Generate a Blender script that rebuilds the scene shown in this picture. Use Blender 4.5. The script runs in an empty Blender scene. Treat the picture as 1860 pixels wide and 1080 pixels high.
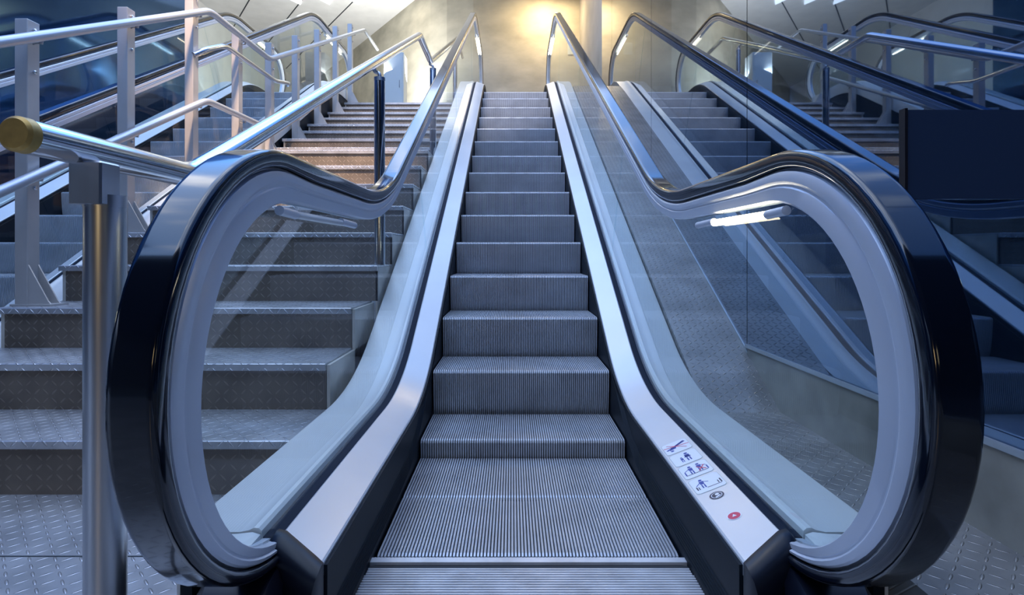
import bpy, math, random
from mathutils import Vector, Matrix
random.seed(4)
S = bpy.context.scene
COL = S.collection

# ------------------------------------------------------------------ camera
EYE = 0.99
cam_d = bpy.data.cameras.new('camera')
cam = bpy.data.objects.new('camera', cam_d)
COL.objects.link(cam)
cam.location = (-0.052, 0.0, EYE)
cam.rotation_euler = (math.radians(90), 0, 0)
cam_d.sensor_width = 36.0
cam_d.sensor_fit = 'HORIZONTAL'
cam_d.lens = 1000.0 / 1860.0 * 36.0
cam_d.shift_y = -80.0 / 1860.0
cam_d.clip_start = 0.02
S.camera = cam

# ------------------------------------------------------------------ world
S.view_settings.view_transform = 'Standard'
S.view_settings.look = 'None'
S.view_settings.gamma = 1.0
S.view_settings.exposure = 0.55
S.view_settings.use_curve_mapping = False
W = bpy.data.worlds.new('world')
S.world = W
W.use_nodes = True
wn, wl = W.node_tree.nodes, W.node_tree.links
wn.clear()
w_out = wn.new('ShaderNodeOutputWorld'); w_bg = wn.new('ShaderNodeBackground')
w_tc = wn.new('ShaderNodeTexCoord'); w_sep = wn.new('ShaderNodeSeparateXYZ')
w_r = wn.new('ShaderNodeValToRGB'); w_n = wn.new('ShaderNodeTexNoise'); w_cr = wn.new('ShaderNodeValToRGB')
w_mix = wn.new('ShaderNodeMix'); w_mix.data_type = 'RGBA'
wl.new(w_tc.outputs['Generated'], w_sep.inputs[0])
wl.new(w_sep.outputs['Z'], w_r.inputs[0])
e = w_r.color_ramp.elements
e[0].position = 0.05; e[0].color = (0.006, 0.008, 0.014, 1)
e[1].position = 1.0; e[1].color = (0.50, 0.64, 0.95, 1)
x = e.new(0.26); x.color = (0.05, 0.08, 0.14, 1)
x = e.new(0.42); x.color = (0.40, 0.58, 0.98, 1)
x = e.new(0.62); x.color = (0.16, 0.42, 1.0, 1)
w_n.inputs['Scale'].default_value = 4.5; w_n.inputs['Detail'].default_value = 6; w_n.inputs['Roughness'].default_value = 0.6
wl.new(w_tc.outputs['Generated'], w_n.inputs['Vector'])
wl.new(w_n.outputs[0], w_cr.inputs[0])
w_cr.color_ramp.elements[0].position = 0.52; w_cr.color_ramp.elements[0].color = (0, 0, 0, 1)
w_cr.color_ramp.elements[1].position = 0.68; w_cr.color_ramp.elements[1].color = (1, 1, 1, 1)
w_m = wn.new('ShaderNodeMath'); w_m.operation = 'MULTIPLY'
w_h = wn.new('ShaderNodeMapRange'); w_h.inputs[1].default_value = 0.2; w_h.inputs[2].default_value = 0.45
wl.new(w_sep.outputs['Z'], w_h.inputs[0])
wl.new(w_cr.outputs[0], w_m.inputs[0]); wl.new(w_h.outputs[0], w_m.inputs[1])
wl.new(w_m.outputs[0], w_mix.inputs[0])
wl.new(w_r.outputs[0], w_mix.inputs[6]); w_mix.inputs[7].default_value = (1.15, 1.22, 1.4, 1)
wl.new(w_mix.outputs[2], w_bg.inputs[0]); w_bg.inputs[1].default_value = 2.5
wl.new(w_bg.outputs[0], w_out.inputs[0])

def area(name, loc, target, size, power, color, sizey=None):
    d = bpy.data.lights.new(name, 'AREA'); d.energy = power; d.color = color
    d.size = size
    if sizey: d.shape = 'RECTANGLE'; d.size_y = sizey
    o = bpy.data.objects.new(name, d); COL.objects.link(o)
    o.location = loc
    o.rotation_euler = (Vector(target) - Vector(loc)).to_track_quat('-Z', 'Y').to_euler()
    return o
WARM = (1.0, 0.74, 0.42)
area('hall_lamp_light', (0.7, 11.3, 6.4), (0.55, 12.0, 4.4), 0.35, 36, WARM)
area('entrance_lamp_light', (-1.0, -5.0, 1.9), (-0.3, 1.0, 0.9), 0.7, 9, (1.0, 0.72, 0.35))
area('landing_lamp_light', (-3.0, 12.0, 6.7), (-3.0, 13.2, 3.6), 1.2, 12, (1.0, 0.85, 0.66))
area('ceiling_fill_light', (-2.6, 11.6, 4.2), (-3.8, 13.5, 7.0), 1.5, 105, (1.0, 0.98, 0.95))  # added uplight that brightens the pale ceiling, no fixture known there
def spot(name, loc, target, power, color, deg, blend=0.6, r=0.2):
    d = bpy.data.lights.new(name, 'SPOT'); d.energy = power; d.color = color; d.spot_size = math.radians(deg); d.spot_blend = blend; d.shadow_soft_size = r
    o = bpy.data.objects.new(name, d); COL.objects.link(o); o.location = loc
    o.rotation_euler = (Vector(target) - Vector(loc)).to_track_quat('-Z', 'Y').to_euler()
spot('upper_steps_fill', (-1.2, 4.6, 7.2), (-1.0, 8.3, 3.3), 900, (1.0, 0.84, 0.74), 44)  # added spot to lift the upper steps, not a lamp of the place
spot('stair_lamp_light', (-2.0, 2.6, 5.9), (-2.35, 5.6, 1.9), 1800, (1.0, 0.66, 0.38), 34)

# ------------------------------------------------------------------ materials
def mat(name, col, rough=0.5, metal=0.0, coat=0.0, spec=0.5, noise=0.0, nscale=8.0, emit=None, estr=0.0, bump=0.0, stretch=None):
    m = bpy.data.materials.new(name); m.use_nodes = True
    n, l = m.node_tree.nodes, m.node_tree.links
    b = n['Principled BSDF']
    b.inputs['Base Color'].default_value = (*col, 1)
    b.inputs['Roughness'].default_value = rough
    b.inputs['Metallic'].default_value = metal
    b.inputs['Coat Weight'].default_value = coat
    b.inputs['Coat Roughness'].default_value = 0.05
    b.inputs['Specular IOR Level'].default_value = spec
    if emit:
        b.inputs['Emission Color'].default_value = (*emit, 1); b.inputs['Emission Strength'].default_value = estr
    if noise or bump:
        g = n.new('ShaderNodeNewGeometry'); mp = n.new('ShaderNodeMapping')
        l.new(g.outputs['Position'], mp.inputs[0])
        if stretch: mp.inputs['Scale'].default_value = stretch
        t = n.new('ShaderNodeTexNoise'); t.inputs['Scale'].default_value = nscale; t.inputs['Detail'].default_value = 5
        l.new(mp.outputs[0], t.inputs['Vector'])
        if noise:
            r = n.new('ShaderNodeValToRGB')
            r.color_ramp.elements[0].position = 0.3; r.color_ramp.elements[1].position = 0.7
            r.color_ramp.elements[0].color = tuple(c * (1 - noise) for c in col) + (1,)
            r.color_ramp.elements[1].color = tuple(min(1, c * (1 + noise)) for c in col) + (1,)
            l.new(t.outputs[0], r.inputs[0]); l.new(r.outputs[0], b.inputs['Base Color'])
        if bump:
            bb = n.new('ShaderNodeBump'); bb.inputs['Strength'].default_value = bump; bb.inputs['Distance'].default_value = 0.01
            l.new(t.outputs[0], bb.inputs['Height']); l.new(bb.outputs[0], b.inputs['Normal'])
    return m

def diamond_mat(name, col, rough=0.38, metal=0.75, s=0.042, dirt=0.25, bs=0.9):
    m = mat(name, col, rough, metal, noise=dirt, nscale=5.0)
    n, l = m.node_tree.nodes, m.node_tree.links
    b = n['Principled BSDF']
    g = n.new('ShaderNodeNewGeometry'); sp = n.new('ShaderNodeSeparateXYZ'); l.new(g.outputs['Position'], sp.inputs[0])
    def M(op, a, c=None, v=None):
        k = n.new('ShaderNodeMath'); k.operation = op
        for i, q in enumerate((a, c)):
            if q is None: continue
            if isinstance(q, (int, float)): k.inputs[i].default_value = q
            else: l.new(q, k.inputs[i])
        return k.outputs[0]
    yz = M('ADD', sp.outputs['Y'], sp.outputs['Z'])
    p = M('DIVIDE', sp.outputs['X'], s); q = M('DIVIDE', yz, s)
    fp, fq = M('FLOOR', p), M('FLOOR', q)
    u = M('SUBTRACT', M('SUBTRACT', p, fp), 0.5); v = M('SUBTRACT', M('SUBTRACT', q, fq), 0.5)
    par = M('FLOORED_MODULO', M('ADD', fp, fq), 2.0)
    a = M('ADD', u, v); c = M('SUBTRACT', u, v)
    inv = M('SUBTRACT', 1.0, par)
    aa = M('ADD', M('MULTIPLY', a, inv), M('MULTIPLY', c, par))
    cc = M('ADD', M('MULTIPLY', c, inv), M('MULTIPLY', a, par))
    da = M('POWER', M('ABSOLUTE', M('DIVIDE', aa, 0.66)), 2.0); dc = M('POWER', M('ABSOLUTE', M('DIVIDE', cc, 0.15)), 2.0)
    h = M('MAXIMUM', M('SUBTRACT', 1.0, M('ADD', da, dc)), 0.0)
    hh = M('POWER', h, 0.5)
    bb = n.new('ShaderNodeBump'); bb.inputs['Strength'].default_value = bs; bb.inputs['Distance'].default_value = 0.006
    l.new(hh, bb.inputs['Height']); l.new(bb.outputs[0], b.inputs['Normal'])
    cr = b.inputs['Base Color'].links[0].from_socket
    mx = n.new('ShaderNodeMix'); mx.data_type = 'RGBA'
    l.new(M('MULTIPLY', hh, 0.45), mx.inputs[0]); l.new(cr, mx.inputs[6]); mx.inputs[7].default_value = (*[min(1, c * 2.0 + .05) for c in col], 1)
    l.new(mx.outputs[2], b.inputs['Base Color'])
    rr = M('SUBTRACT', rough, M('MULTIPLY', hh, 0.15)); l.new(rr, b.inputs['Roughness'])
    return m

def glass_mat(name, tint=(0.93, 0.97, 0.98), ior=1.5, extra=0.0):
    m = bpy.data.materials.new(name); m.use_nodes = True
    n, l = m.node_tree.nodes, m.node_tree.links
    n.clear()
    o = n.new('ShaderNodeOutputMaterial'); t = n.new('ShaderNodeBsdfTransparent'); g = n.new('ShaderNodeBsdfGlossy')
    t.inputs[0].default_value = (*tint, 1); g.inputs['Roughness'].default_value = 0.01
    g.inputs[0].default_value = (1, 1, 1, 1)
    f = n.new('ShaderNodeFresnel'); f.inputs[0].default_value = ior
    # a closed pane: the same interface strength from both sides
    gg = n.new('ShaderNodeNewGeometry'); mi = n.new('ShaderNodeMix'); mi.data_type = 'FLOAT'
    f2 = n.new('ShaderNodeFresnel'); f2.inputs[0].default_value = 1.0
    mx = n.new('ShaderNodeMixShader')
    l.new(gg.outputs['Backfacing'], mi.inputs[0]); l.new(f.outputs[0], mi.inputs[2]); mi.inputs[3].default_value = 0.0
    ad = n.new('ShaderNodeMath'); ad.operation = 'MULTIPLY_ADD'; ad.inputs[1].default_value = 0.65; ad.inputs[2].default_value = extra
    ad.use_clamp = True
    l.new(mi.outputs[0], ad.inputs[0])
    l.new(ad.outputs[0], mx.inputs[0]); l.new(t.outputs[0], mx.inputs[1]); l.new(g.outputs[0], mx.inputs[2])
    l.new(mx.outputs[0], o.inputs[0])
    return m

M_RUBBER = mat('black_rubber', (0.003, 0.006, 0.014), 0.11, 0.0, coat=0.5, spec=0.5)
M_BLACK = mat('black_plastic', (0.004, 0.006, 0.014), 0.35, 0.0, spec=0.35)
M_FRAME = mat('brushed_aluminium_frame', (0.70, 0.74, 0.82), 0.42, 0.55)
M_DECK = mat('painted_deck', (0.70, 0.72, 0.75), 0.28, 0.15, noise=0.05, nscale=2.0)
M_ODECK = mat('outer_deck_metal', (0.68, 0.69, 0.67), 0.42, 0.15, noise=0.08, nscale=2.0)
M_GASKET = mat('gasket', (0.008, 0.014, 0.03), 0.7, spec=0.2)
M_SKIRT = mat('skirt_black', (0.004, 0.009, 0.016), 0.5, 0.0, spec=0.2)
M_STEP = mat('step_aluminium', (0.50, 0.53, 0.58), 0.38, 0.35, noise=0.12, nscale=6.0)
M_STEPBODY = mat('step_groove', (0.03, 0.034, 0.04), 0.6, 0.1)
M_COMB = mat('comb_metal', (0.72, 0.74, 0.78), 0.35, 0.3, noise=0.15, nscale=10)
M_GLASS = glass_mat('balustrade_glass')
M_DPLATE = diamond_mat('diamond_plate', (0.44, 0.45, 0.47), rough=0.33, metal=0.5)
M_DRISER = diamond_mat('riser_plate', (0.15, 0.125, 0.10), rough=0.5, metal=0.2, bs=0.5)  # warm bounce light on the risers is mixed into this base colour
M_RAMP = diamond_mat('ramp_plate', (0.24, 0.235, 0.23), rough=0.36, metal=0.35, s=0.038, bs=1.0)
M_STEEL = mat('polished_steel', (0.72, 0.73, 0.75), 0.13, 1.0)
M_SATIN = mat('satin_steel', (0.55, 0.56, 0.58), 0.33, 1.0, noise=0.06, nscale=30, stretch=(1, 1, 0.05))
M_POST = mat('post_metal', (0.52, 0.51, 0.50), 0.42, 0.5, noise=0.08, nscale=4)
M_RAILP = mat('painted_rail', (0.45, 0.49, 0.55), 0.32, 0.6)
M_BRASS = mat('brass_cap', (0.50, 0.32, 0.09), 0.45, 0.5, noise=0.2, nscale=30)
M_CONC = mat('back_wall_plaster', (0.44, 0.42, 0.34), 0.7, noise=0.22, nscale=1.6, bump=0.15, stretch=(1, 1, 1.8))
M_PALE = mat('ceiling_panel', (0.78, 0.79, 0.78), 0.6, noise=0.05, nscale=3)
M_SEAM = mat('dark_seam', (0.02, 0.03, 0.04), 0.7)
M_PLINTH = mat('plinth_stone', (0.30, 0.29, 0.25), 0.55, noise=0.35, nscale=3.5)
M_TRIM = mat('plinth_trim', (0.42, 0.46, 0.50), 0.35, 0.6)
M_WALLBLUE = mat('blue_gloss_panel', (0.06, 0.13, 0.25), 0.02, 0.95, coat=1.0)
M_WALLBLUE.node_tree.nodes['Principled BSDF'].inputs['Coat IOR'].default_value = 1.5
M_WALLBLUE.node_tree.nodes['Principled BSDF'].inputs['Coat Roughness'].default_value = 0.01
M_WALLBLUEL = mat('blue_gloss_panel_left', (0.03, 0.09, 0.21), 0.08, 0.8)
M_FLOORTOP = mat('landing_floor', (0.30, 0.29, 0.27), 0.4, noise=0.1, nscale=3)
M_LAMP = mat('lit_tube', (1, 0.95, 0.8), 0.3, emit=(1.0, 0.88, 0.62), estr=9.0)
M_LAMPOFF = mat('unlit_tube', (0.75, 0.8, 0.82), 0.15)
M_WHITE = mat('white_paint', (0.55, 0.62, 0.64), 0.5)
M_SIDE = mat('stringer_metal', (0.55, 0.52, 0.46), 0.5, 0.2, noise=0.15, nscale=5)
M_SIGNW = mat('sticker_white', (0.80, 0.84, 0.92), 0.35)
M_SIGNB = mat('sticker_blue', (0.03, 0.07, 0.35), 0.4)
M_SIGNR = mat('sticker_red', (0.65, 0.06, 0.12), 0.4)
M_SIGNK = mat('sticker_dark', (0.05, 0.05, 0.08), 0.4)
M_SIGNG = mat('sticker_outline', (0.42, 0.50, 0.50), 0.4)
M_SKYL = mat('skylight_pane', (0.9, 0.95, 1.0), 0.4, emit=(0.9, 0.97, 1.0), estr=1.6)
M_DARKG = mat('smoked_panel', (0.035, 0.06, 0.12), 0.08, 0.1, spec=0.8)

# ------------------------------------------------------------------ mesh helpers
class MB:
    def __init__(self): self.v = []; self.f = []; self.mi = []
    def add(self, vs, fs, mi=0):
        o = len(self.v); self.v += [tuple(p) for p in vs]
        self.f += [tuple(i + o for i in f) for f in fs]; self.mi += [mi] * len(fs)
    def box(self, x0, x1, y0, y1, z0, z1, mi=0, b=0.0):
        if b <= 0:
            vs = [(x, y, z) for z in (z0, z1) for y in (y0, y1) for x in (x0, x1)]
            self.add(vs, [(0, 2, 3, 1), (4, 5, 7, 6), (0, 1, 5, 4), (2, 6, 7, 3), (0, 4, 6, 2), (1, 3, 7, 5)], mi)
        else:
            # chamfered vertical + top edges
            def ring(z, k):
                return [(x0 + k, y0, z), (x1 - k, y0, z), (x1, y0 + k, z), (x1, y1 - k, z), (x1 - k, y1, z), (x0 + k, y1, z), (x0, y1 - k, z), (x0, y0 + k, z)]
            def inset(z, d):
                return [(min(max(p[0], x0 + d), x1 - d), min(max(p[1], y0 + d), y1 - d), z) for p in ring(z, b)]
            rows = [inset(z0, b * .0), ring(z1 - b, b), inset(z1, b)]
            self.grid(rows, closed=True, cap=True, mi=mi)
    def grid(self, rows, closed=False, cap=False, mi=0):
        n = len(rows[0]); vs = [p for r in rows for p in r]; fs = []
        for i in range(len(rows) - 1):
            for j in range(n if closed else n - 1):
                k = (j + 1) % n
                fs.append((i * n + j, i * n + k, (i + 1) * n + k, (i + 1) * n + j))
        if cap:
            fs.append(tuple(range(n - 1, -1, -1))); b = (len(rows) - 1) * n
            fs.append(tuple(range(b, b + n)))
        self.add(vs, fs, mi)
    def poly_x(self, pts, x0, x1, mi=0):      # polygon in (y,z) extruded along x
        n = len(pts)
        vs = [(x0, y, z) for y, z in pts] + [(x1, y, z) for y, z in pts]
        fs = [tuple(range(n)), tuple(range(2 * n - 1, n - 1, -1))] + [(i, i + n, (i + 1) % n + n, (i + 1) % n) for i in range(n)]
        self.add(vs, fs, mi)
    def poly_z(self, pts, z0, z1, mi=0):
        n = len(pts)
        vs = [(x, y, z0) for x, y in pts] + [(x, y, z1) for x, y in pts]
        fs = [tuple(range(n - 1, -1, -1)), tuple(range(n, 2 * n))] + [(i, (i + 1) % n, (i + 1) % n + n, i + n) for i in range(n)]
        self.add(vs, fs, mi)
    def tube(self, pts, r, seg=20, cap=True, mi=0, radii=None):
        pts = [Vector(p) for p in pts]; rows = []
        for i, p in enumerate(pts):
            a = (pts[i] - pts[i - 1]).normalized() if i else None
            b = (pts[i + 1] - pts[i]).normalized() if i < len(pts) - 1 else None
            t = (a + b).normalized() if (a and b) else (a or b)
            up = Vector((1, 0, 0)) if abs(t.x) < 0.9 else Vector((0, 0, 1))
            u = t.cross(up).normalized(); v = t.cross(u).normalized()
            k = 1.0 / max(0.5, (a.dot(t) if a and b else 1.0))
            rr = radii[i] if radii else r
            rows.append([p + (u * math.cos(q) * k + v * math.sin(q)) * rr for q in [2 * math.pi * j / seg for j in range(seg)]])
        self.grid(rows, closed=True, cap=cap, mi=mi)
    def build(self, name, mats, parent=None, sharp=35, smooth=True):
        me = bpy.data.meshes.new(name)
        me.from_pydata(self.v, [], self.f); me.update()
        if not isinstance(mats, (list, tuple)): mats = [mats]
        for m in mats: me.materials.append(m)
        me.polygons.foreach_set('material_index', self.mi)
        import bmesh
        bm = bmesh.new(); bm.from_mesh(me); bmesh.ops.recalc_face_normals(bm, faces=bm.faces); bm.to_mesh(me); bm.free()
        if smooth:
            me.polygons.foreach_set('use_smooth', [True] * len(me.polygons))
            me.set_sharp_from_angle(angle=math.radians(sharp))
        o = bpy.data.objects.new(name, me); COL.objects.link(o)
        if parent: o.parent = parent
        return o
def empty(name, loc=(0, 0, 0)):
    o = bpy.data.objects.new(name, None); COL.objects.link(o); o.location = loc; o.empty_display_size = 0.1
    return o
def tag(o, label=None, cat=None, group=None, kind=None):
    if label: o['label'] = label
    if cat: o['category'] = cat
    if group: o['group'] = group
    if kind: o['kind'] = kind
    return o
def rounded(pts, r, n=6):
    pts = [Vector(p) for p in pts]; out = [pts[0]]
    for i in range(1, len(pts) - 1):
        a = (pts[i - 1] - pts[i]); b = (pts[i + 1] - pts[i])
        d = min(r, a.length * .45, b.length * .45)
        p0 = pts[i] + a.normalized() * d; p1 = pts[i] + b.normalized() * d
        for k in range(n + 1):
            t = k / n; out.append(p0 * (1 - t) ** 2 + pts[i] * 2 * t * (1 - t) + p1 * t * t)
    out.append(pts[-1]); return out

TAN = math.tan(math.radians(30)); RISE = 3.6
def incl(Y, c1, R=1.0, rise=RISE):
    c2 = c1 + rise / TAN; t = R * math.tan(math.radians(15)); a = c1 - t; b = c2 + t; h = R * 0.5
    if Y <= a: return 0.0
    if Y < a + h: return R - math.sqrt(R * R - (Y - a) ** 2)
    if Y <= b - h: return (Y - c1) * TAN
    if Y < b: return rise - (R - math.sqrt(R * R - (b - Y) ** 2))
    return rise
def frange(a, b, n): return [a + (b - a) * i / n for i in range(n + 1)]

# ------------------------------------------------------------------ escalator
RC1 = 2.50; RR = 1.3; RTOP = 1.245
def rail_stations():
    """(outer point, inner point) pairs in the (Y,Z) side view, from the lower inlet round to the upper inlet"""
    st = []
    C0, ry0, rz0 = (1.403, 0.74), 0.535, 0.505
    C1, ry1, rz1 = (1.479, 0.694), 0.4475, 0.431
    st.append(((1.70, 0.205), (1.74, 0.25))); st.append(((1.56, 0.212), (1.62, 0.256)))
    for i in range(0, 41):
        a = math.radians(-90 + 180 * i / 40)
        st.append(((C0[0] - math.cos(a) * ry0, C0[1] + math.sin(a) * rz0), (C1[0] - math.cos(a) * ry1, C1[1] + math.sin(a) * rz1)))
    ys = [1.6, 1.8, 2.0] + frange(2.12, 2.82, 16) + frange(3.0, 8.2, 14) + frange(8.42, 9.12, 14) + [9.4, 9.8, 10.1]
    for Y in ys:
        z = RTOP + incl(Y, RC1, RR); d = (incl(Y + .01, RC1, RR) - incl(Y - .01, RC1, RR)) / .02
        th = math.atan(d)
        st.append(((Y, z), (Y + math.sin(th) * .12, z - math.cos(th) * .12)))
    T0 = (10.3, RTOP + RISE - 0.505)
    for i in range(0, 33):
        a = math.radians(90 - 180 * i / 32)
        st.append(((T0[0] + math.cos(a) * .52, T0[1] + math.sin(a) * .505), (T0[0] - .06 + math.cos(a) * .44, T0[1] - .04 + math.sin(a) * .425)))
    return st
ST = rail_stations()
HX = 0.657
DC1 = 2.883
def deckz(Y): return incl(Y, DC1, 1.4)
DECK_YS = [1.39, 1.6, 1.9, 2.2, 2.4] + frange(2.5, 3.3, 18) + frange(3.6, 8.6, 10) + frange(8.75, 9.55, 14) + [9.8, 10.2]

def sweep_deck(mb, prof, ys, closed=False, cap=False, mi=0, zmin=None):
    rows = []
    for Y in ys:
        z0 = deckz(Y)
        rows.append([(x, Y - (max(0.0, (.634 - abs(x))) * .55 if (Y < 1.4 and abs(x) < .634) else 0), max(z0 + z, zmin) if (zmin is not None and z < 0) else z0 + z) for x, z in prof])
    mb.grid(rows, closed=closed, cap=cap, mi=mi)

def make_step_mesh():
    mb = MB(); D = 0.427; H = 0.262; N = 88; half = 0.497
    prof = [(D, 0, 0, 1), (0.02, 0, 0, 1), (0.006, -0.004, -.6, .8), (0.0, -0.014, -1, .1), (0.004, -0.10, -1, 0), (0.014, -0.20, -1, 0), (0.026, -H, -1, 0)]
    # body (groove floor)
    rows = []
    dz = 0.013
    for X in (-half, half):
        rows.append([(X, y - ny * dz, z - nz * dz) for y, z, ny, nz in prof] + [(X, D, -0.06)])
    n = len(rows[0])
    mb.grid(rows, closed=True, cap=True, mi=1)
    pitch = 2 * half / N
    for i in range(N):
        c = -half + pitch * (i + .5); w = pitch * .29
        rr = []
        for y, z, ny, nz in prof:
            yb, zb = y - ny * dz * 1.02, z - nz * dz * 1.02
            rr.append([(c - w * 1.15, yb, zb), (c - w, y, z), (c + w, y, z), (c + w * 1.15, yb, zb)])
        mb.grid(rr, mi=0)
        mb.add([rr[0][0], rr[0][1], rr[0][2], rr[0][3]], [(0, 1, 2, 3)], 0)
    return mb.build('step', [M_STEP, M_STEPBODY], None, smooth=False)

def rail_profile_rows(prof, s, stations, frame=False):
    rows = []
    for (o, i) in stations:
        d = Vector((i[0] - o[0], i[1] - o[1])); L = d.length; dn = d / L
        row = []
        for x, t in prof:
            if frame: dist = 0.050 + (L - 0.050) * t
            else: dist = t
            row.append((s * HX + x, o[0] + dn.x * dist, o[1] + dn.y * dist))
        rows.append(row)
    return rows

def make_escalator(root):
    # moving steps
    stp = make_step_mesh(); first = True
    for k in range(20):
        Y = 1.802 + .433 * k; z = incl(Y, 2.53, 1.0)
        o = stp if first else stp.copy()
        if not first: COL.objects.link(o)
        first = False
        o.parent = root; o.location = (0, Y, z)
    hp = [(-.0425, .014), (-.0415, .007), (-.038, .002), (-.0345, .0005), (-.033, 0), (-.028, 0), (.028, 0), (.033, 0), (.0345, .0005), (.038, .002), (.0415, .007), (.0425, .014),
          (.0425, .030), (.040, .040), (.034, .046), (.026, .046), (.022, .036), (-.022, .036), (-.026, .046), (-.034, .046), (-.040, .040), (-.0425, .030)]
    fp = [(-.020, -.02), (-.022, .03), (-.031, .08), (-.034, .16), (-.034, .36), (-.030, .43), (-.026, .46), (-.0255, .52), (-.0275, .56), (-.0265, .94), (-.021, 1.0),
          (.021, 1.0), (.0265, .94), (.0275, .56), (.0255, .52), (.026, .46), (.030, .43), (.034, .36), (.034, .16), (.031, .08), (.022, .03), (.020, -.02)]
    joints = [(3.475 + 2.2 * k, None) for k in range(3)]
    for s in (-1, 1):
        m = MB(); m.grid(rail_profile_rows(hp, s, ST), closed=True, cap=True); hr = m.build('handrail', M_RUBBER, root, sharp=50)
        m = MB(); m.grid(rail_profile_rows(fp, s, ST, True), closed=True, cap=True); m.build('handrail_frame', M_FRAME, root, sharp=28)
        m = MB(); m.grid(rail_profile_rows([(-.02, .034), (.02, .034), (.018, .062), (-.018, .062)], s, ST), closed=True, cap=True); m.build('handrail_guide', M_BLACK, root, sharp=50)
        # glass, split by joints perpendicular to the slope
        inner = [i for o, i in ST]
        lo = [p for p in inner]
        zb = lambda Y: deckz(Y) + 0.262
        tops = inner[2:-2]
        def seg(a, b):     # glass between arc indices
            return tops[a:b]
        # joint k: top at Y=jt on the rail's inner path, bottom down the perpendicular to the deck
        jt = [3.5, 5.75, 8.0]
        jpts = []
        for y in jt:
            zt = RTOP + incl(y, RC1, RR) - .12 / math.cos(math.radians(30))
            yb_, zb_ = y, zt
            while zb_ > zb(yb_): yb_ += .002; zb_ -= .002 / TAN
            jpts.append(((y, zt), (yb_, zb_)))
        def between(ya, yb2, lowers):
            return [p for p in lowers if ya < p[0] < yb2]
        dk = [(Y, zb(Y)) for Y in frange(1.5, 10.2, 90)]
        ringlow = [p for p in tops if True]
        # panel 1
        arc = []
        for p in tops:
            if p[0] > jt[0] - .01 and p[1] > 1.0: break
            arc.append(p)
        first_up = next(i for i, p in enumerate(arc) if p[1] >= zb(1.3) + 0.005)
        arc1 = arc[first_up:]
        g = .004
        poly = arc1 + [(jpts[0][0][0] - g, jpts[0][0][1])] + [(jpts[0][1][0] - g, jpts[0][1][1])] + list(reversed(between(arc1[0][0] + .05, jpts[0][1][0] - .02, dk)))
        polys = [poly]
        for a, b in ((0, 1), (1, 2)):
            polys.append([(jpts[a][0][0] + g, jpts[a][0][1]), (jpts[b][0][0] - g, jpts[b][0][1]), (jpts[b][1][0] - g, jpts[b][1][1])] + list(reversed(between(jpts[a][1][0] + .03, jpts[b][1][0] - .03, dk))) + [(jpts[a][1][0] + g, jpts[a][1][1])])
        arc3 = [p for p in tops if p[0] > jt[2] + .01 and p[1] > RISE + .27]
        polys.append([(jpts[2][0][0] + g, jpts[2][0][1])] + arc3 + list(reversed(between(jpts[2][1][0] + .03, 10.2, dk))) + [(jpts[2][1][0] + g, jpts[2][1][1])])
        for p in polys:
            m = MB(); m.poly_x(p, s * HX - .006, s * HX + .006); m.build('glass_panel', M_GLASS, root, smooth=False)
        # decks
        m = MB(); sweep_deck(m, [(s * .512, .205), (s * .512, .236), (s * .516, .241), (s * .53, .246), (s * .628, .284), (s * .634, .280), (s * .634, .250), (s * .53, .200)], DECK_YS, closed=True, cap=True)
        ideck = m.build('inner_deck', M_DECK, root, sharp=20)
        m = MB(); sweep_deck(m, [(s * .634, .274), (s * .681, .274), (s * .681, .22), (s * .634, .22)], DECK_YS, closed=True, cap=True); m.build('gasket', M_GASKET, root)
        m = MB()
        sweep_deck(m, [(s * .681, .27), (s * .684, .290), (s * .692, .297), (s * .704, .298), (s * .716, .292), (s * .74, .287), (s * .88, .288), (s * .893, .283), (s * .898, .27), (s * .898, .10), (s * .89, .10), (s * .89, .25), (s * .70, .25)], DECK_YS, closed=True, cap=True)
        m.build('outer_deck', M_ODECK, root, sharp=25)
        m = MB(); rows = []
        for Y in (1.315, 1.35, 1.384):
            rows.append([(s * .684, Y, .25), (s * .684, Y, .284), (s * .704, Y, .290), (s * .74, Y, .286), (s * .79, Y, .284), (s * .81, Y, .272), (s * .81, Y, .25)])
        m.grid(rows, closed=True, cap=True); m.build('deck_end_plate', M_ODECK, root, sharp=25)
        # side cladding below the outer deck
        m = MB()
        rows = []
        for Y in DECK_YS:
            zt = deckz(Y) + .2; zl = max(0.0, zt - .9)
            rows.append([(s * .888, Y, zt), (s * .888, Y, zl), (s * .86, Y, zl), (s * .86, Y, zt)])
        m.grid(rows, closed=True, cap=True); m.build('side_cladding', M_SKIRT, root)
        # skirt with fine ridges
        m = MB(); ys = [1.345] + DECK_YS[0:]
        def nz(Y): return incl(Y, 2.53, 1.0)
        prof = []
        rows = []
        for Y in ys:
            top = deckz(Y) + .23; bot = nz(Y) - .34
            rows.append([(s * .503, Y, bot), (s * .503, Y, top), (s * .525, Y, top), (s * .525, Y, bot)])
        m.grid(rows, closed=True, cap=True)
        for q in range(7):   # brush strip ridges
            rows = []
            for Y in ys:
                b = nz(Y); c = max(b, deckz(Y)) + .03 + q * .0125
                if c > deckz(Y) + .2: c = deckz(Y) + .2
                rows.append([(s * .503, Y, c), (s * .4995, Y, c + .003), (s * .503, Y, c + .006)])
            m.grid(rows)
        m.build('skirt_panel', M_SKIRT, root, smooth=False)
        # black end cap of the deck
        m = MB()
        rows = []
        for (Y, dz, k) in ((1.402, .004, 0), (1.385, .006, 0), (1.365, .0, 0), (1.348, -.014, .004), (1.338, -.035, .008), (1.334, -.07, .01)):
            rows.append([(s * x_, Y - max(0.0, .634 - x_) * .55, z_) for x_, z_ in ((.508 + k, 0.0), (.508 + k, .238 + dz), (.53 + k, .248 + dz), (.622, .284 + dz), (.645, .286 + dz), (.655 - k, .276 + dz), (.655 - k, 0.0))])
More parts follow.
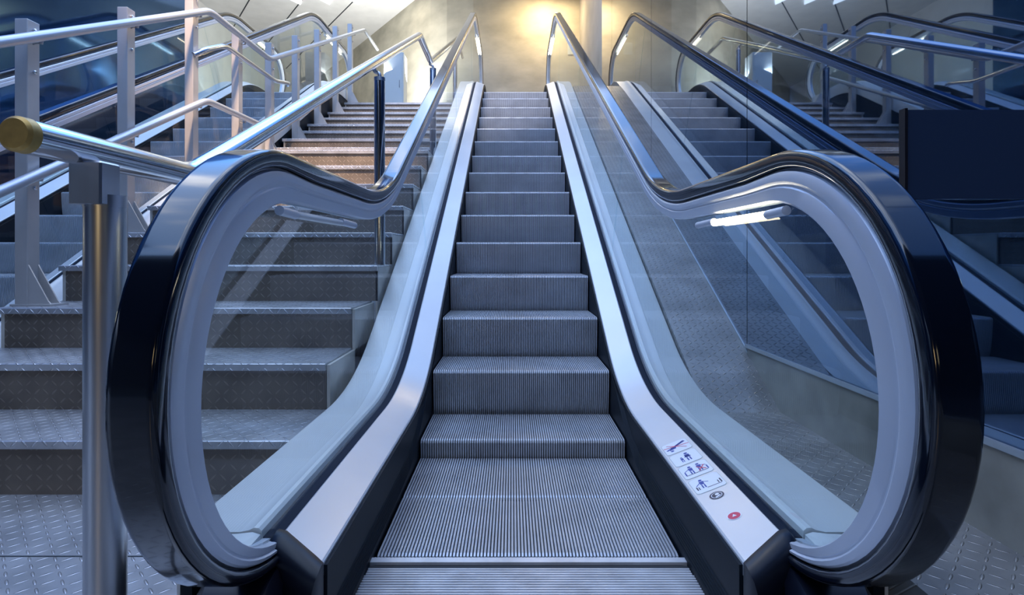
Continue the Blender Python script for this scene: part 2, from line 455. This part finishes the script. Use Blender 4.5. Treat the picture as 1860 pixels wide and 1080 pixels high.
        m.grid(rows, closed=True, cap=True); m.build('end_cap', M_BLACK, root, sharp=40)
        # inlet housing round the returning handrail
        m = MB()
        rows = []
        for (Y, w0, w1, zt) in ((1.9, .63, .80, .245), (1.5, .625, .80, .245), (1.36, .60, .80, .24), (1.27, .595, .79, .225), (1.20, .60, .775, .19), (1.165, .61, .755, .13), (1.15, .62, .745, 0.02)):
            rows.append([(s * w0, Y, 0.0), (s * w0, Y, zt - .03), (s * (w0 + .02), Y, zt), (s * (w1 - .03), Y, zt), (s * w1, Y, zt - .04), (s * w1, Y, 0.0)])
        m.grid(rows, closed=True, cap=True); m.build('inlet_housing', M_BLACK, root, sharp=40)
        # inspection ring on the housing
        # tube lamps below the rail
        for (ya, yb2, z, lit) in ((1.47, 1.86, RTOP - .152, s > 0), (9.45, 10.25, RTOP + RISE - .15, True)):
            xx = s * (HX - .026)
            m = MB(); m.tube([(xx, ya, z), (xx, yb2, z)], .011, 12); lt = m.build('lamp_tube', M_LAMP if lit else M_LAMPOFF, root)
            lt['label'] = 'lit fluorescent tube' if lit else 'unlit fluorescent tube'
            for y0, y1 in ((ya - .10, ya), (yb2, yb2 + .16)):
                m = MB(); m.tube([(xx, y0, z + .004), (xx, (y0 + y1) / 2, z + .002), (xx, y1, z)], .0125, 12); m.build('lamp_holder', M_FRAME, root)
        if s > 0: deck_right = ideck
    # comb plate
    m = MB()
    m.box(-.503, .503, 1.745, 1.772, -.03, .012, b=0)
    N = 88
    for i in range(N):
        c = -.497 + .994 * (i + 0.0) / N
        m.add([(c - .0022, 1.772, -.01), (c + .0022, 1.772, -.01), (c + .0022, 1.772, .010), (c - .0022, 1.772, .010), (c - .0012, 1.80, -.01), (c + .0012, 1.80, -.01), (c + .0012, 1.80, -.002), (c - .0012, 1.80, -.002)],
              [(0, 1, 2, 3), (4, 7, 6, 5), (3, 2, 6, 7), (0, 3, 7, 4), (1, 5, 6, 2)])
    m.build('comb', M_COMB, root, smooth=False)
    # floor plate with cross ribs, rounded back corners
    m = MB()
    out = [(-.53, .55), (.53, .55)] + [(.53 - .06 + .06 * math.cos(a), 1.745 - .06 + .06 * math.sin(a)) for a in frange(0, math.pi / 2, 6)] + [(-.47 + .06 * math.cos(a), 1.685 + .06 * math.sin(a)) for a in frange(math.pi / 2, math.pi, 6)]
    m.poly_z(out, -.02, .003, 1)
    y = .56
    while y < 1.715:
        w = .52 if y < 1.68 else .50
        m.add([(-w, y, .002), (w, y, .002), (w, y + .0015, .009), (-w, y + .0015, .009), (-w, y + .0065, .009), (w, y + .0065, .009), (w, y + .008, .002), (-w, y + .008, .002)],
              [(0, 1, 2, 3), (3, 2, 5, 4), (4, 5, 6, 7), (0, 3, 4, 7), (1, 6, 5, 2)])
        y += .0125
    m.build('floor_plate', [M_COMB, M_STEPBODY], root, smooth=False)
    # dark plates beside it
    for s in (-1, 1):
        m = MB(); m.box(min(s * .53, s * .66), max(s * .53, s * .66), .55, 1.39, -.02, .002)
        y = .56
        while y < 1.385:
            m.add([(s * .535, y, .002), (s * .655, y, .002), (s * .655, y + .002, .006), (s * .535, y + .002, .006), (s * .535, y + .005, .006), (s * .655, y + .005, .006), (s * .655, y + .007, .002), (s * .535, y + .007, .002)], [(0, 1, 2, 3), (3, 2, 5, 4), (4, 5, 6, 7)])
            y += .0125
        m.build('side_plate', M_SKIRT, root, smooth=False)
    # upper comb plate
    m = MB(); m.box(-.503, .503, 10.25, 10.8, RISE - .05, RISE + .012); m.build('upper_comb_plate', M_COMB, root)
    # warning stickers on the right inner deck
    def dz(X): return .246 + (X - .53) * .3878
    def shape(mb, pts, cx, cy, lift, mi):   # pts in local (a: across, b: along)
        vs = [(cx + a, cy + b, dz(cx + a) + lift) for a, b in pts]
        mb.add(vs, [tuple(range(len(vs)))], mi)
    def rrect(w, h, r=.012):
        out = []
        for sx, sy, a0 in ((1, 1, 0), (-1, 1, 90), (-1, -1, 180), (1, -1, 270)):
            for k in range(5):
                a = math.radians(a0 + 22.5 * k); out.append((sx * (w - r) + r * math.cos(a), sy * (h - r) + r * math.sin(a)))
        return out
    def circ(cx, cy, r, n=16, ry=None): return [(cx + r * math.cos(2 * math.pi * i / n), cy + (ry or r) * math.sin(2 * math.pi * i / n)) for i in range(n)]
    def bar(x0, y0, x1, y1, w):
        d = Vector((x1 - x0, y1 - y0)).normalized(); p = Vector((-d.y, d.x)) * w / 2
        return [(x0 + p.x, y0 + p.y), (x1 + p.x, y1 + p.y), (x1 - p.x, y1 - p.y), (x0 - p.x, y0 - p.y)]
    X0 = .568
    def person(x, y, k=1.0):
        return [circ(x, y + .026 * k, .0055 * k), [(x - .007 * k, y + .018 * k), (x + .007 * k, y + .018 * k), (x + .006 * k, y - .002 * k), (x - .006 * k, y - .002 * k)],
                bar(x - .004 * k, y - .004 * k, x - .004 * k, y - .026 * k, .004 * k), bar(x + .004 * k, y - .004 * k, x + .004 * k, y - .026 * k, .004 * k)]
    content = {
        0: [(1, bar(-.038, -.012, .036, .026, .008)), (1, [(-.03, -.018), (-.005, -.012), (.0, .006), (-.02, .004)]), (1, [(-.01, .0), (.03, .018), (.034, .034), (.026, .030), (-.004, .012)]), (1, circ(-.022, -.026, .006)), (2, bar(-.045, .012, .044, -.004, .004)), (2, bar(-.03, .03, .03, -.028, .003))],
        1: [(1, p) for p in person(.008, .0, 1.15)] + [(1, p) for p in person(-.014, -.012, .7)] + [(1, [(-.004, .0), (.020, .0), (.014, .014), (.002, .014)])],
        2: [(1, p) for p in person(-.014, .002)] + [(1, p) for p in person(.014, .004)] + [(3, bar(-.038, -.026, .034, -.026, .003)), (1, bar(-.036, -.024, -.036, .0, .004)), (1, bar(.036, -.024, .036, .002, .004)), (1, bar(-.036, .002, -.018, .014, .003)), (1, bar(.036, .006, .020, .018, .003)), (2, bar(.006, -.02, .03, .012, .0035)), (2, bar(.03, -.02, .006, .012, .0035))],
        3: [(1, p) for p in person(-.014, .002)] + [(3, bar(-.008, -.028, .036, -.028, .003)), (3, bar(.038, -.026, .038, .0, .004)), (3, bar(.030, -.024, .030, -.006, .003)), (3, bar(-.036, -.028, -.036, -.006, .004)), (3, bar(-.03, -.028, -.03, -.010, .003)), (1, bar(-.034, -.002, -.018, .014, .003)), (1, bar(-.008, .016, .006, .006, .003))],
    }
    names = ['crossed out pram warning sticker', 'adult holding child by the hand sticker', 'two figures with red cross sticker', 'figure holding the handrail sticker']
    for i, cy in enumerate((2.076, 1.967, 1.860, 1.750)):
        mb = MB()
        shape(mb, rrect(.047, .050), X0, cy, .0008, 4); shape(mb, rrect(.0455, .0485), X0, cy, .0012, 0)
        for mi, p in content[i]: shape(mb, p, X0, cy, .0016 if mi != 2 else .0019, mi)
        o = mb.build('warning_sticker', [M_SIGNW, M_SIGNB, M_SIGNR, M_SIGNK, M_SIGNG], deck_right, smooth=False); o['label'] = names[i]
    mb = MB(); shape(mb, circ(0, 0, .021, 24), .566, 1.662, .0010, 3); shape(mb, circ(0, 0, .016, 24), .566, 1.662, .0013, 0)
    shape(mb, circ(0, 0, .014, 24), .566, 1.662, .0015, 3); shape(mb, circ(.002, .004, .006, 12), .566, 1.662, .0018, 0); shape(mb, bar(-.006, -.011, .009, -.005, .006), .566, 1.662, .0018, 0)
    o = mb.build('round_badge', [M_SIGNW, M_SIGNB, M_SIGNR, M_SIGNK], deck_right, smooth=False); o['label'] = 'round black and white badge'
    mb = MB(); shape(mb, circ(0, 0, .019, 24), .566, 1.532, .0010, 0); shape(mb, circ(0, 0, .0165, 24), .566, 1.532, .0013, 2); shape(mb, [(-.006, -.004), (0, .008), (.006, -.004)], .566, 1.532, .0016, 0)
    o = mb.build('round_badge', [M_SIGNW, M_SIGNB, M_SIGNR, M_SIGNK], deck_right, smooth=False); o['label'] = 'round red badge'
    return root
esc = empty('escalator', (0, 0, 0))
tag(esc, 'central escalator with black handrails curving toward the viewer and white decks', 'escalator', 'escalators')
make_escalator(esc)
def copy_tree(o, parent=None):
    c = o.copy(); COL.objects.link(c)
    if parent: c.parent = parent
    for ch in list(o.children): copy_tree(ch, c)
    return c
esc2 = copy_tree(esc); esc2.location = (-3.87, 0, 0)
esc2['label'] = 'second escalator at far left behind the posts of the stair railing'

# ------------------------------------------------------------------ stairs
NOS = [(2.24 + .4275 * i, .228 * (i + 1)) for i in range(9)] + [(6.52 + .4286 * i, 2.052 + .1935 * (i + 1)) for i in range(8)]
def stair_h(Y):
    h = 0
    for y, z in NOS:
        if Y >= y: h = z
    return h
XL = -2.955
stairs = empty('staircase', (-1.95, 2.24, 0))
tag(stairs, 'wide metal staircase of diamond plate treads left of the central escalator', 'staircase')
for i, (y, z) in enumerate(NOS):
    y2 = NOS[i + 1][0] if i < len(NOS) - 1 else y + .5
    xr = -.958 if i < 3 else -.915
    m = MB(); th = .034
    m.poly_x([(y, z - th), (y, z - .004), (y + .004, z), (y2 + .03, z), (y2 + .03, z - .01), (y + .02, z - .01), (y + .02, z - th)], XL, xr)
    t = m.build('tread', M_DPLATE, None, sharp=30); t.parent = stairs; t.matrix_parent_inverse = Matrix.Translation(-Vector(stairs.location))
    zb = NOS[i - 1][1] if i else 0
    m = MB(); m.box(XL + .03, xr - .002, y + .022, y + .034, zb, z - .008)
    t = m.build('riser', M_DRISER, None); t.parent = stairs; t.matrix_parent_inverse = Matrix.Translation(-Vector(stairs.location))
for nm, xa, xb in (('side_panel', -.93, -.918), ('side_panel', XL + .01, XL + .03)):
    m = MB(); pts = []
    for i, (y, z) in enumerate(NOS):
        if i < 3 and xa > -1: continue
        zp = NOS[i - 1][1] if i else 0
        pts += [(y + .022, zp - .012), (y + .022, z - .012)]
    ys0 = pts[0][0]
    pts = [(ys0, pts[0][1])] + pts[1:] + [(NOS[-1][0] + .45, NOS[-1][1] - .012)]
    low = [(NOS[-1][0] + .45, 2.6), (ys0 + .6, max(0.0, pts[0][1] - .75)), (ys0, max(0.0, pts[0][1] - .6))]
    m.poly_x(pts + low, xa, xb); t = m.build(nm, M_SIDE, None, smooth=False); t.parent = stairs; t.matrix_parent_inverse = Matrix.Translation(-Vector(stairs.location))
m = MB(); m.box(-.956, -.93, NOS[0][0] + .02, NOS[3][0] + .02, 0, .22)
for i in (1, 2): m.box(-.956, -.94, NOS[i][0] + .02, NOS[3][0] + .02, .2 + .0, NOS[i][1] - .01)
t = m.build('side_panel', M_SIDE, None, smooth=False); t.parent = stairs; t.matrix_parent_inverse = Matrix.Translation(-Vector(stairs.location))

# ------------------------------------------------------------------ polished handrail on the right of the stairs
def sub(o, root):
    o.parent = root; o.matrix_parent_inverse = Matrix.Translation(-Vector(root.location)); return o
hr = empty('stair_handrail', (-.94, 1.2, 0))
tag(hr, 'polished steel tube handrail with brass coloured end cap beside the central escalator', 'handrail')
RX = -.977
pth = rounded([(RX, 1.045, 1.213), (RX, 1.58, 1.213), (RX, 5.506, 3.17), (RX, 6.25, 3.17), (RX, 9.3, 4.62), (RX, 10.2, 4.62)], .06)
m = MB(); m.tube(pth, .034, 28); sub(m.build('rail', M_STEEL), hr)
m = MB(); m.tube([(RX, 1.020, 1.213), (RX, 1.026, 1.213), (RX, 1.046, 1.213)], .033, 28, radii=[.028, .0335, .0345]); sub(m.build('end_cap', M_BRASS), hr)
def rail_z(Y):
    for a, b in zip(pth, pth[1:]):
        if a.y <= Y <= b.y: return a.z + (b.z - a.z) * (Y - a.y) / max(1e-6, b.y - a.y)
    return 1.2
# first post with stepped bracket
m = MB(); m.tube([(-.942, 1.205, 0.0), (-.942, 1.205, 1.112)], .040, 32); sub(m.build('post', M_SATIN), hr)
m = MB(); m.box(-.985, -.915, 1.155, 1.215, 1.095, 1.185, b=.004); m.tube([(-.942, 1.205, 1.09), (-.942, 1.205, 1.116)], .041, 32); sub(m.build('bracket', M_SATIN), hr)
for i, Y in enumerate((3.70, 6.20, 8.6)):
    hb = stair_h(Y); zt = rail_z(Y)
    px = -.942
    m = MB(); m.tube([(px, Y, hb), (px, Y, zt - .10)], .036, 28); sub(m.build('post', M_STEEL), hr)
    m = MB(); m.tube(rounded([(px, Y, zt - .11), (px, Y, zt - .07), (RX, Y, zt - .06), (RX, Y, zt - .02)], .02), .013, 12); m.tube([(px, Y, zt - .125), (px, Y, zt - .10)], .037, 24); sub(m.build('bracket', M_SATIN), hr)

# ------------------------------------------------------------------ railing between stairs and second escalator
rl = empty('railing', (-2.9, 3.2, 0))
tag(rl, 'tall grey metal railing of square posts and tubes on the left edge of the stairs', 'railing')
posts = [(3.195, 2.35), (4.025, 2.80), (4.855, 3.30), (5.666, 3.22), (6.433, 3.42), (7.215, 3.83), (8.028, 4.23), (8.85, 4.62), (9.66, 5.02)]
posts[0] = (3.195, .99 + .427 * 3.195); posts[1] = (4.025, .99 + .448 * 4.025)
posts[3] = (5.666, .99 + .40 * 5.666); posts[4] = (6.433, .99 + .383 * 6.433); posts[5] = (7.215, .99 + .396 * 7.215); posts[6] = (8.028, .99 + .407 * 8.028); posts[7] = (8.85, .99 + .413 * 8.85)
for Y, zt in posts:
    hb = stair_h(Y)
    x0, x1 = -2.94, -2.865
    m = MB(); m.box(x0, x1, Y, Y + .085, hb, zt, b=.003); p = sub(m.build('post', M_POST, sharp=20), rl)
    m = MB(); m.box(x0 - .01, x1 + .16, Y - .02, Y + .10, hb, hb + .012); q = m.build('base_plate', M_POST); q.parent = p
    m = MB()
    for yy in (Y + .005, Y + .072):
        m.add([(x1, yy, hb + .012), (x1 + .13, yy, hb + .012), (x1 + .115, yy, hb + .03), (x1, yy, hb + .24), (x1, yy + .008, hb + .012), (x1 + .13, yy + .008, hb + .012), (x1 + .115, yy + .008, hb + .03), (x1, yy + .008, hb + .24)],
              [(0, 1, 2, 3), (7, 6, 5, 4), (0, 4, 5, 1), (1, 5, 6, 2), (2, 6, 7, 3), (3, 7, 4, 0)])
    q = m.build('gusset', M_POST, smooth=False); q.parent = p
    for dz_ in (.055, .30, .98):
        if zt - dz_ < hb + .3: continue
        m = MB(); m.tube([(x1, Y + .045, zt - dz_), (x1 + .010, Y + .045, zt - dz_), (x1 + .014, Y + .045, zt - dz_)], .011, 10, radii=[.012, .012, .007]); q = m.build('bolt', M_STEEL); q.parent = p
RLX = -2.812
p1 = rounded([(RLX, 1.9, 1.57), (RLX, 5.018, 3.2), (RLX, 6.27, 3.2), (RLX, 10.3, 5.17), (RLX, 11.3, 5.17)], .09)
m = MB(); m.tube(p1, .030, 24); sub(m.build('top_rail', M_RAILP), rl)
p2 = rounded([(RLX, 1.9, .766), (RLX, 4.973, 2.37), (RLX, 6.1, 2.40), (RLX, 9.4, 3.98)], .09)
m = MB(); m.tube(p2, .030, 24); sub(m.build('lower_rail', M_RAILP), rl)
p3 = rounded([(RLX - .05, 4.86, 2.74), (RLX, 4.95, 2.82), (RLX, 5.30, 2.99), (RLX, 6.42, 2.999), (RLX, 6.8, 3.09), (RLX - .05, 6.9, 3.1)], .09)
m = MB(); m.tube(p3, .024, 20); sub(m.build('middle_rail', M_STEEL), rl)
for Y, zt in posts:
    for pp in (p1, p2):
        for a, b in zip(pp, pp[1:]):
            if a.y <= Y + .04 <= b.y:
                z = a.z + (b.z - a.z) * (Y + .04 - a.y) / max(1e-6, b.y - a.y)
                m = MB(); m.tube([(-2.866, Y + .04, z - .045), (RLX - .005, Y + .04, z - .045), (RLX, Y + .04, z - .02)], .008, 8)
                sub(m.build('rail_bracket', M_POST), rl)

# ------------------------------------------------------------------ setting
def struct(name, mb, mats, **k):
    o = mb.build(name, mats, None, **k); o['kind'] = 'structure'; return o
m = MB()
m.box(-7.0, -4.77, -4, 20, -.1, 0.0); m.box(-2.97, -.89, -4, 12, -.1, 0.0)
for xc in (0, -3.87): m.box(xc - .90, xc + .90, -4, .55, -.1, 0.0); m.box(xc - .9, xc - .66, .55, 1.2, -.1, 0.0); m.box(xc + .66, xc + .9, .55, 1.2, -.1, 0.0)
m.box(-.90, .90, 1.2, 1.5, -.1, -.03)
m.box(.90, 1.27, -4, -.5, -.1, 0)
struct('floor', m, M_DPLATE, smooth=False)
m = MB(); m.box(-2.95, -.90, 1.797, 1.803, 0.0, .0012); m.box(-2.95, -.9, -.4, -.394, 0, .0012); struct('trim_1', m, M_SEAM)
# raised plate and inclined fill between the escalator and the right wall
ys = [-.5, 1.5] + frange(2.7, 8.9, 20) + [9.2, 12.0]
def ramp_in(Y): return min(.21 + max(0, (Y - 2.70)) * TAN, 3.6)
def ramp_out(Y): return min(.21 + max(0, (Y - 2.70)) * TAN, 3.6)
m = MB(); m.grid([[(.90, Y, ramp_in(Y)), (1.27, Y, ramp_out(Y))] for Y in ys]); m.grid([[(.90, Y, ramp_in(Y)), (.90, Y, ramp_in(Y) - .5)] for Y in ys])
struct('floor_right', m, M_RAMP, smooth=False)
# upper landing
m = MB(); m.box(-7.5, -4.80, 9.6, 20, 3.4, 3.6); m.box(-4.8, 1.6, 10.85, 20, 3.4, 3.595); m.box(-2.94, -.92, 9.98, 10.85, 3.4, 3.59)
struct('floor_upper', m, M_FLOORTOP, smooth=False)
# right wall, mirror-gloss blue panels over a pale plinth
XW = 1.27
m = MB()
edges = [-2.0, 1.02, 3.096, 5.225, 7.3, 8.1]
for a, b in zip(edges, edges[1:]):
    g = .004
    lo_a = .48 if a < 3.0 else max(.48, ramp_out(a) + .02)
    pts = []
    if b <= 3.1: pts = [(a + g, .48), (b - g, .48), (b - g, 7.6), (a + g, 7.6)]
    else: pts = [(a + g, ramp_out(a) + .005), (b - g, ramp_out(b) + .005), (b - g, 7.6), (a + g, 7.6)]
    m.poly_x(pts, XW, XW + .02)
struct('wall_right', m, M_WALLBLUE, smooth=False)
m = MB(); m.box(XW + .021, XW + .06, -2, 8.1, .2, 7.6); struct('wall_right_backing', m, M_SEAM)
m = MB(); m.poly_x([(-2, .15), (3.12, .15), (3.12, ramp_out(3.12)), (3.096, .475), (-2, .475)], XW - .004, XW + .02); struct('baseboard_right', m, M_PLINTH, smooth=False)
m = MB(); m.box(XW - .012, XW + .01, -2, 3.10, .462, .480)
m.grid([[(XW - .006, Y, ramp_out(Y) + .0), (XW - .006, Y, ramp_out(Y) + .014), (XW + .004, Y, ramp_out(Y) + .014), (XW + .004, Y, ramp_out(Y))] for Y in (3.08, 4, 6, 8.1)], closed=True)
struct('trim_2', m, M_TRIM, smooth=False)
# beige wall beyond the gloss panels, back wall in a bent plan line
def plan_wall(name, pts, z0, z1, th, mt):
    m = MB()
    for a, b in zip(pts, pts[1:]):
        d = (Vector(b) - Vector(a)).normalized(); nrm = Vector((-d.y, d.x)) * th
        m.poly_z([a, b, (b[0] + nrm.x, b[1] + nrm.y), (a[0] + nrm.x, a[1] + nrm.y)], z0, z1)
    return struct(name, m, mt, smooth=False)
plan_wall('wall_side', [(1.42, 12.0), (1.42, 8.12), (1.28, 8.10)], 0, 7.6, .1, mat('side_wall_plaster', (0.34, 0.33, 0.31), .6, noise=.12, nscale=2))
arc = [(-2.23 + .35 * 0, 12.9)]
plan_wall('wall_back', [(-7.4, 19.8), (-3.8, 15.0), (-2.23, 12.9), (-1.9, 12.5), (-1.5, 12.22), (-.9, 12.05), (1.5, 12.0)][::-1], 3.0, 7.6, -.15, M_CONC)
# left wall
m = MB()
for a, b in ((-2, 2.2), (2.2, 5.7), (5.7, 9.2)):
    m.box(-5.46, -5.44, a + .004, b - .004, .4, 7.6)
struct('wall_left', m, M_WALLBLUEL, smooth=False)
m = MB(); m.box(-5.52, -5.462, -2, 9.2, 0, 7.6); struct('wall_left_backing', m, M_SEAM)
m = MB(); m.box(-7.6, -7.5, 9.0, 20, 3.0, 7.6); m.box(-7.5, -5.47, 9.2, 9.3, 0, 3.6); struct('wall_far_left', m, M_PALE)
# ceiling above the upper landing, with joints
m = MB(); m.box(-9, 2.2, 9.6, 20.5, 7.0, 7.3); struct('ceiling', m, M_PALE)
m = MB()
for k in range(6):
    a = Vector((-1.2 - 1.25 * k, 9.6)); b = Vector((-1.2 - 1.25 * k - 6.2, 9.6 + 8.3))
    d = (b - a).normalized(); n_ = Vector((-d.y, d.x)) * .012
    m.poly_z([tuple(a - n_), tuple(b - n_), tuple(b + n_), tuple(a + n_)], 6.992, 7.0)
struct('trim_3', m, M_SEAM)

# skylights: triangular panes in the ceiling
k = 0
for (cx, cy) in ((-3.75, 13.0), (-4.45, 13.0), (-4.1, 12.35), (-4.8, 12.35), (-5.15, 13.0), (-4.45, 11.7), (-5.5, 12.35), (-5.15, 11.7)):
    m = MB(); m.poly_z([(cx - .27, cy - .25), (cx + .27, cy - .25), (cx, cy + .27)], 6.975, 6.999, 0)
    o = m.build('skylight', M_SKYL, None, smooth=False)
    tag(o, 'white triangular light pane in the pale ceiling above the upper landing', 'skylight', 'triangular ceiling panes')

# unseen hall behind the viewer; roof and wall added to darken front-facing surfaces
M_UNSEEN = mat('unseen_dark', (0.06, 0.055, 0.05), 0.8)
m = MB(); m.box(-8, 5, -8.0, -1.0, 4.2, 4.5); struct('ceiling_blocker', m, M_UNSEEN)
m = MB(); m.box(-8, 5, -8.3, -8.0, 0, 7.0); struct('wall_blocker', m, M_UNSEEN)
m = MB(); m.box(-8, 5, -8.0, -4.0, -.1, -.001); struct('floor_entrance', m, M_UNSEEN)

# white cabinet at the stair head
cab = empty('cabinet', (-2.42, 11.2, 3.6))
tag(cab, 'tall pale cabinet standing on the upper landing behind the stair handrail', 'cabinet')
m = MB(); m.box(-.20, .20, -.18, .18, .0, 1.42, b=.01); o = m.build('body', M_WHITE); o.parent = cab
m = MB(); m.box(-.17, .17, -.192, -.18, .05, 1.36); o = m.build('door', M_WHITE); o.parent = cab
m = MB(); m.tube([(.12, -.21, .7), (.12, -.21, .85)], .008, 8); m.box(.115, .125, -.21, -.19, .70, .71); m.box(.115, .125, -.21, -.19, .84, .85); q = m.build('handle', M_STEEL); q.parent = o
# notice on the side wall
m = MB(); m.box(-.10, .10, -.004, .0, -.13, .13)
m.box(-.08, .08, -.0045, -.004, .05, .06, 1); m.box(-.08, .06, -.0045, -.004, .01, .02, 1); m.box(-.08, .08, -.0045, -.004, -.03, -.02, 1)
o = m.build('notice', [M_WHITE, M_SIGNG], None, smooth=False); o.location = (1.26, 11.99, 5.45)
tag(o, 'small white paper notice on the beige wall above the right handrail', 'notice')

# smoked panel standing out from the right wall
sp = empty('glass_screen', (1.1, 1.42, 1.24))
tag(sp, 'dark smoked glass screen projecting from the blue wall at the right edge', 'screen')
m = MB(); m.box(.95, 1.268, 1.40, 1.412, 1.128, 1.355); sub(m.build('pane', M_DARKG, smooth=False), sp)
m = MB(); m.box(.944, .951, 1.395, 1.417, 1.125, 1.358); sub(m.build('edge_strip', M_BLACK, smooth=False), sp)
